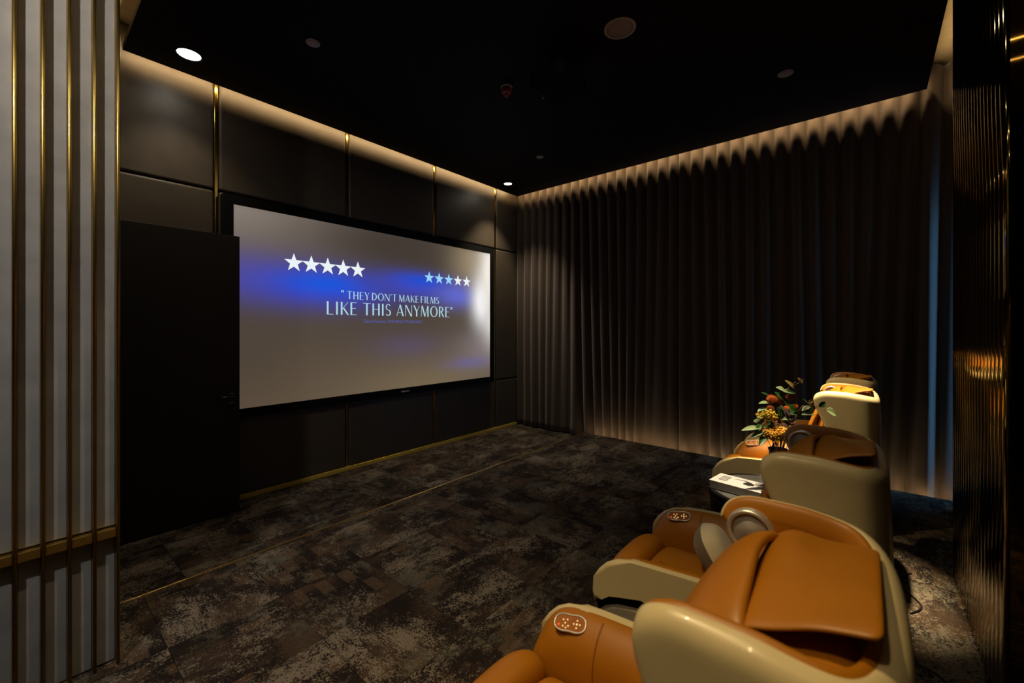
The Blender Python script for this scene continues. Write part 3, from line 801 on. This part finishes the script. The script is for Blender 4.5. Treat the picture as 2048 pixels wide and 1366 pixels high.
for k, (xa, xb) in enumerate(((.085, .118), (.040, .076))):
    for q, (ya, yb) in enumerate(((-.030, -.034), (-.038, -.042), (-.048, -.052), (-.058, -.062), (-.066, -.070))): ink(xa, xb-.006*(q % 2), yb, ya)
    ink(xa, xa+.003, -.070, -.030); ink(xb-.003, xb, -.066, -.034)
for k in range(4): ink(.030+.024*k, .044+.024*k, -.017, -.0155, 'ink_grey')
# printed photograph: dark shape on grey
def blot(pts, m):
    n = len(pts); vs = [(x, y, z) for z in (zc, zc+.0006) for x, y in pts]
    from_py('cover_print', vs, [tuple(range(n-1, -1, -1)), tuple(range(n, 2*n))]+[(i, (i+1) % n, n+(i+1) % n, n+i) for i in range(n)], m, bk)
blot([(.02, -.298), (.145, -.298), (.145, -.20), (.115, -.185), (.085, -.195), (.06, -.225), (.03, -.25)], 'ink_grey')
blot([(.060, -.150), (.075, -.142), (.10, -.150), (.112, -.165), (.095, -.19), (.070, -.195), (.055, -.175)], 'ink')
blot([(.108, -.165), (.118, -.155), (.120, -.125), (.108, -.09), (.104, -.088), (.112, -.125), (.104, -.158)], 'ink')
blot([(.012, -.295), (.030, -.298), (.045, -.25), (.030, -.235), (.018, -.25)], 'ink')
# vase and flowers; local frame: r = across the view, f = away from the viewer
VX, VY = 2.60, .37
t = thing('vase', 'small black glass vase on the side table holding flowers', 'vase', (VX, VY, TZ))
lathe('body', [(.001, 0), (.045, 0), (.058, .02), (.066, .08), (.058, .15), (.042, .19), (.044, .215), (.040, .215), (.038, .19), (.05, .15), (.055, .08), (.045, .02), (.001, .012)], 'vase', t, 32)
lathe('lip', [(.040, .213), (.046, .213), (.047, .219), (.041, .220)], 'vase', t, 32, cap=False)
fl = thing('flower_arrangement', 'mixed bouquet of yellow and orange flowers with green and plum leaves in the black vase', 'flowers', (VX, VY, TZ+.20))
RV = Vector((math.sin(YAW), -math.cos(YAW), 0)); FV = Vector((math.cos(YAW), math.sin(YAW), 0)); UV = Vector((0, 0, 1))
K = .0030
def fp(px, py, d=0.0):       # sketch coordinates measured on the bouquet, d = depth in metres
    return RV*((px-1556)*K) + UV*((900-py)*K+.015) + FV*d
ROOT = Vector((0, 0, -.05))
def stem(a, b_, r=.0022, m='stem', sag=.02, nm='stem'):
    a, b_ = Vector(a), Vector(b_); pts = []
    for i in range(7):
        u = i/6; pts.append(a.lerp(b_, u)+UV*sag*math.sin(PI*u))
    tube(nm, pts, [r*(1-.45*i/6) for i in range(7)], m, fl, 6)
def leaf(a, tip, width, m, curl=.15, face=None, nm='leaf'):
    width *= 1.4
    a, tip = Vector(a), Vector(tip); ax = tip-a; Ln = ax.length; ax.normalize()
    f = Vector(face) if face else Vector((random.uniform(-.5, .5), random.uniform(-1, -.2), random.uniform(.3, 1)))
    sd = ax.cross(f).normalized(); nn = sd.cross(ax).normalized(); rows = []
    for i in range(8):
        u = i/7; wv = width*(math.sin(PI*min(1, u*.96+.02))**.8)*(1-.35*u)
        c = a+ax*(Ln*u)+nn*(-curl*Ln*u*u)
        rows.append([c+sd*(wv*k)+nn*(abs(k)*wv*.35) for k in (-1, -.5, 0, .5, 1)])
    grid(nm, rows, m, fl, thick=.0012, sub=1, off=0)
def cluster(c, R_, n, m, r0=.007, flat=.7, nm='flower_head'):
    bm = bmesh.new(); c = Vector(c)
    for i in range(n):
        z = 1-1.5*(i+.5)/n; a = i*2.39996; rr = math.sqrt(max(0, 1-z*z)); p = c+Vector((rr*math.cos(a), rr*math.sin(a), z*flat))*R_*random.uniform(.72, 1.06)
        ret = bmesh.ops.create_icosphere(bm, subdivisions=1, radius=r0*random.uniform(.6, 1.15), matrix=Matrix.Translation(p))
    return from_bm(nm, bm, m, fl, True)
def pompom(c, R_, m, nm='flower_head', n=120):
    bm = bmesh.new(); c = Vector(c); bmesh.ops.create_icosphere(bm, subdivisions=2, radius=R_*.78, matrix=Matrix.Translation(c))
    for i in range(n):
        z = 1-1.8*(i+.5)/n; a = i*2.39996; rr = math.sqrt(max(0, 1-z*z)); d = Vector((rr*math.cos(a), rr*math.sin(a), z))
        tip = c+d*R_*random.uniform(.98, 1.12); b0 = c+d*R_*.70; u = d.orthogonal().normalized(); v = d.cross(u)
        vv = [bm.verts.new(b0+(u*math.cos(k*2.094)+v*math.sin(k*2.094))*R_*.13) for k in range(3)]+[bm.verts.new(tip)]
        for q in ((0, 1, 3), (1, 2, 3), (2, 0, 3)): bm.faces.new([vv[i_] for i_ in q])
    return from_bm(nm, bm, m, fl, False)
# flower heads
heads = [(1543, 811, -.01, .021, 'orange_fl', 'p'), (1536, 826, -.03, .015, 'rust_fl', 'p'), (1575, 829, .02, .013, 'orange_fl', 'p'), (1596, 828, .05, .014, 'orange_fl', 'p'),
         (1530, 838, -.03, .038, 'yellow', 'c'), (1524, 868, -.06, .034, 'gold_fl', 'c'), (1545, 864, -.08, .034, 'gold_fl', 'c'), (1536, 872, -.07, .030, 'yellow', 'c'), (1546, 866, -.105, .017, 'orange_fl', 'p'), (1566, 818, .05, .018, 'rust_fl', 'c'), (1590, 812, .06, .016, 'rust_fl', 'p')]
for px, py, d, R_, m, k in heads:
    R_ *= 1.22; p = fp(px, py, d); stem(ROOT, p-Vector((0, 0, R_*.5)), .0024, 'stem', .0)
    if k == 'p': pompom(p, R_, m)
    else: cluster(p, R_, 110, m, .0066)
for px, py in ((1512, 846), (1509, 848), (1515, 842)): cluster(fp(px, py, -.04), .010, 14, 'leaf_pale', .004, nm='bud')
# sprays of dark twigs with seed heads
for i in range(12):
    e = fp(1553+random.uniform(-18, 24), 872+random.uniform(-24, 16), random.uniform(-.09, .03)); stem(ROOT, e, .0012, 'twig', .01, 'twig'); cluster(e, .010, 14, 'gold_fl' if i % 3 else 'rust_fl', .0036, 1, 'seed_head')
for i in range(26):
    b0 = fp(1554+random.uniform(-14, 22), 862+random.uniform(-28, 18), random.uniform(-.02, .06)); b1 = b0+RV*random.uniform(-.06, .06)+UV*random.uniform(.0, .06)+FV*random.uniform(-.05, .03)
    leaf(b0, b1, random.uniform(.008, .014), ('leaf_green', 'leaf_plum', 'leaf_green', 'leaf_olive')[i % 4], .15)
# eucalyptus sprays
a = fp(1568, 840, .03); b_ = fp(1580, 800, .05); c = fp(1600, 784, .06)
stem(ROOT, b_, .0022, 'stem', .0); stem(b_, c, .0016, 'stem', .004); stem(fp(1595, 791, .06), fp(1610, 784, .06), .0013, 'stem', 0)
cu = (-.3, -.9, .5)
for p0, p1, wd, m, fc in [
    ((1579, 801, .05), (1564, 792, .05), .018, 'leaf_pale', (-.2, -.8, .7)), ((1575, 801, .05), (1601, 802, .06), .016, 'leaf_euc', (-.2, -.7, .9)),
    ((1597, 796, .06), (1583, 780, .06), .014, 'leaf_olive', cu), ((1606, 785, .06), (1616, 779, .07), .010, 'leaf_olive', cu), ((1604, 777, .06), (1615, 788, .06), .012, 'leaf_olive', cu),
    ((1575, 816, .04), (1558, 800, .03), .016, 'leaf_green', cu), ((1583, 828, .04), (1572, 808, .04), .020, 'leaf_green', cu), ((1575, 826, .02), (1597, 842, .02), .030, 'leaf_green', cu),
    ((1560, 822, .0), (1556, 842, -.03), .016, 'leaf_green', cu), ((1548, 822, 0), (1553, 846, -.04), .014, 'leaf_green', cu), ((1543, 806, .02), (1531, 800, .02), .006, 'leaf_green', cu),
    ((1541, 818, .0), (1519, 816, -.02), .012, 'leaf_pale', (0, -.5, 1)), ((1534, 826, -.02), (1514, 829, -.03), .012, 'leaf_euc', (0, -.5, 1)), ((1556, 812, .02), (1560, 806, .02), .008, 'leaf_olive', cu),
    ((1566, 846, -.03), (1560, 820, -.02), .014, 'leaf_plum', cu), ((1572, 842, -.02), (1564, 826, -.02), .014, 'leaf_plum', cu), ((1570, 850, -.04), (1580, 845, -.04), .012, 'leaf_plum', cu), ((1552, 850, -.05), (1562, 858, -.06), .011, 'leaf_plum', cu), ((1566, 858, -.05), (1574, 868, -.05), .010, 'leaf_plum', cu),
    ((1514, 857, -.06), (1477, 856, -.09), .015, 'leaf_pale', (0, -.6, 1)), ((1520, 862, -.06), (1490, 868, -.10), .013, 'leaf_euc', (0, -.5, 1)), ((1520, 870, -.07), (1500, 880, -.12), .015, 'leaf_green', (0, -.5, 1)), ((1516, 852, -.05), (1500, 860, -.09), .012, 'leaf_green', (0, -.6, 1)),
    ((1538, 852, -.05), (1528, 846, -.05), .012, 'leaf_green', cu), ((1512, 850, -.04), (1504, 846, -.05), .009, 'leaf_pale', cu),
    ((1536, 888, -.09), (1520, 906, -.11), .012, 'petal_pink', cu), ((1545, 890, -.09), (1538, 904, -.10), .014, 'petal_pink', cu), ((1562, 886, -.09), (1566, 904, -.10), .014, 'petal_pink', cu), ((1572, 888, -.08), (1578, 903, -.08), .008, 'petal_pink', cu), ((1532, 880, -.08), (1524, 894, -.10), .008, 'leaf_plum', cu)]:
    leaf(fp(*p0), fp(*p1), wd, m, .12, fc)
s0 = fp(1600, 835, .04); s1 = fp(1622, 825, .06); s2 = fp(1640, 829, .07); s3 = fp(1664, 838, .08)
stem(ROOT, s0, .0022, 'stem', .0); tube('stem', [s0, (s0+s1)/2+UV*.012, s1, (s1+s2)/2+UV*.003, s2, (s2+s3)/2, s3], .0016, 'stem', fl, 6)
for p0, p1, wd, m, fc in [((1627, 828, .06), (1609, 834, .05), .013, 'leaf_pale', (0, -.3, 1)), ((1628, 828, .06), (1624, 840, .05), .018, 'leaf_euc', cu), ((1644, 829, .07), (1658, 821, .07), .014, 'leaf_green', cu),
    ((1660, 836, .08), (1680, 845, .08), .022, 'leaf_pale', cu), ((1622, 822, .06), (1613, 814, .06), .005, 'leaf_pale', cu), ((1622, 822, .06), (1633, 817, .06), .009, 'leaf_olive', cu), ((1606, 842, .04), (1632, 840, .04), .016, 'leaf_pale', (0, -.4, 1))]:
    leaf(fp(*p0), fp(*p1), wd, m, .1, fc)

# ------------------------------------------------------------------ cables on the carpet behind the chairs
pts = []
for i in range(40):
    u = i/39; pts.append((2.12+.50*u+.05*math.sin(u*17), -.175-.075*math.sin(u*11)-.02*math.cos(u*23), PZ+.006+.004*abs(math.sin(u*9))))
tag(tube('power_cable', pts, .0045, 'cable', None, 8), 'thin black cable curled on the carpet behind the second chair', 'cable')
pts = [(3.05+.5*i/24, -.16-.05*math.sin(i/24*7), PZ+.006) for i in range(25)]
tag(tube('power_cable', pts, .004, 'cable', None, 8), 'thin black cable on the carpet behind the third chair', 'cable')
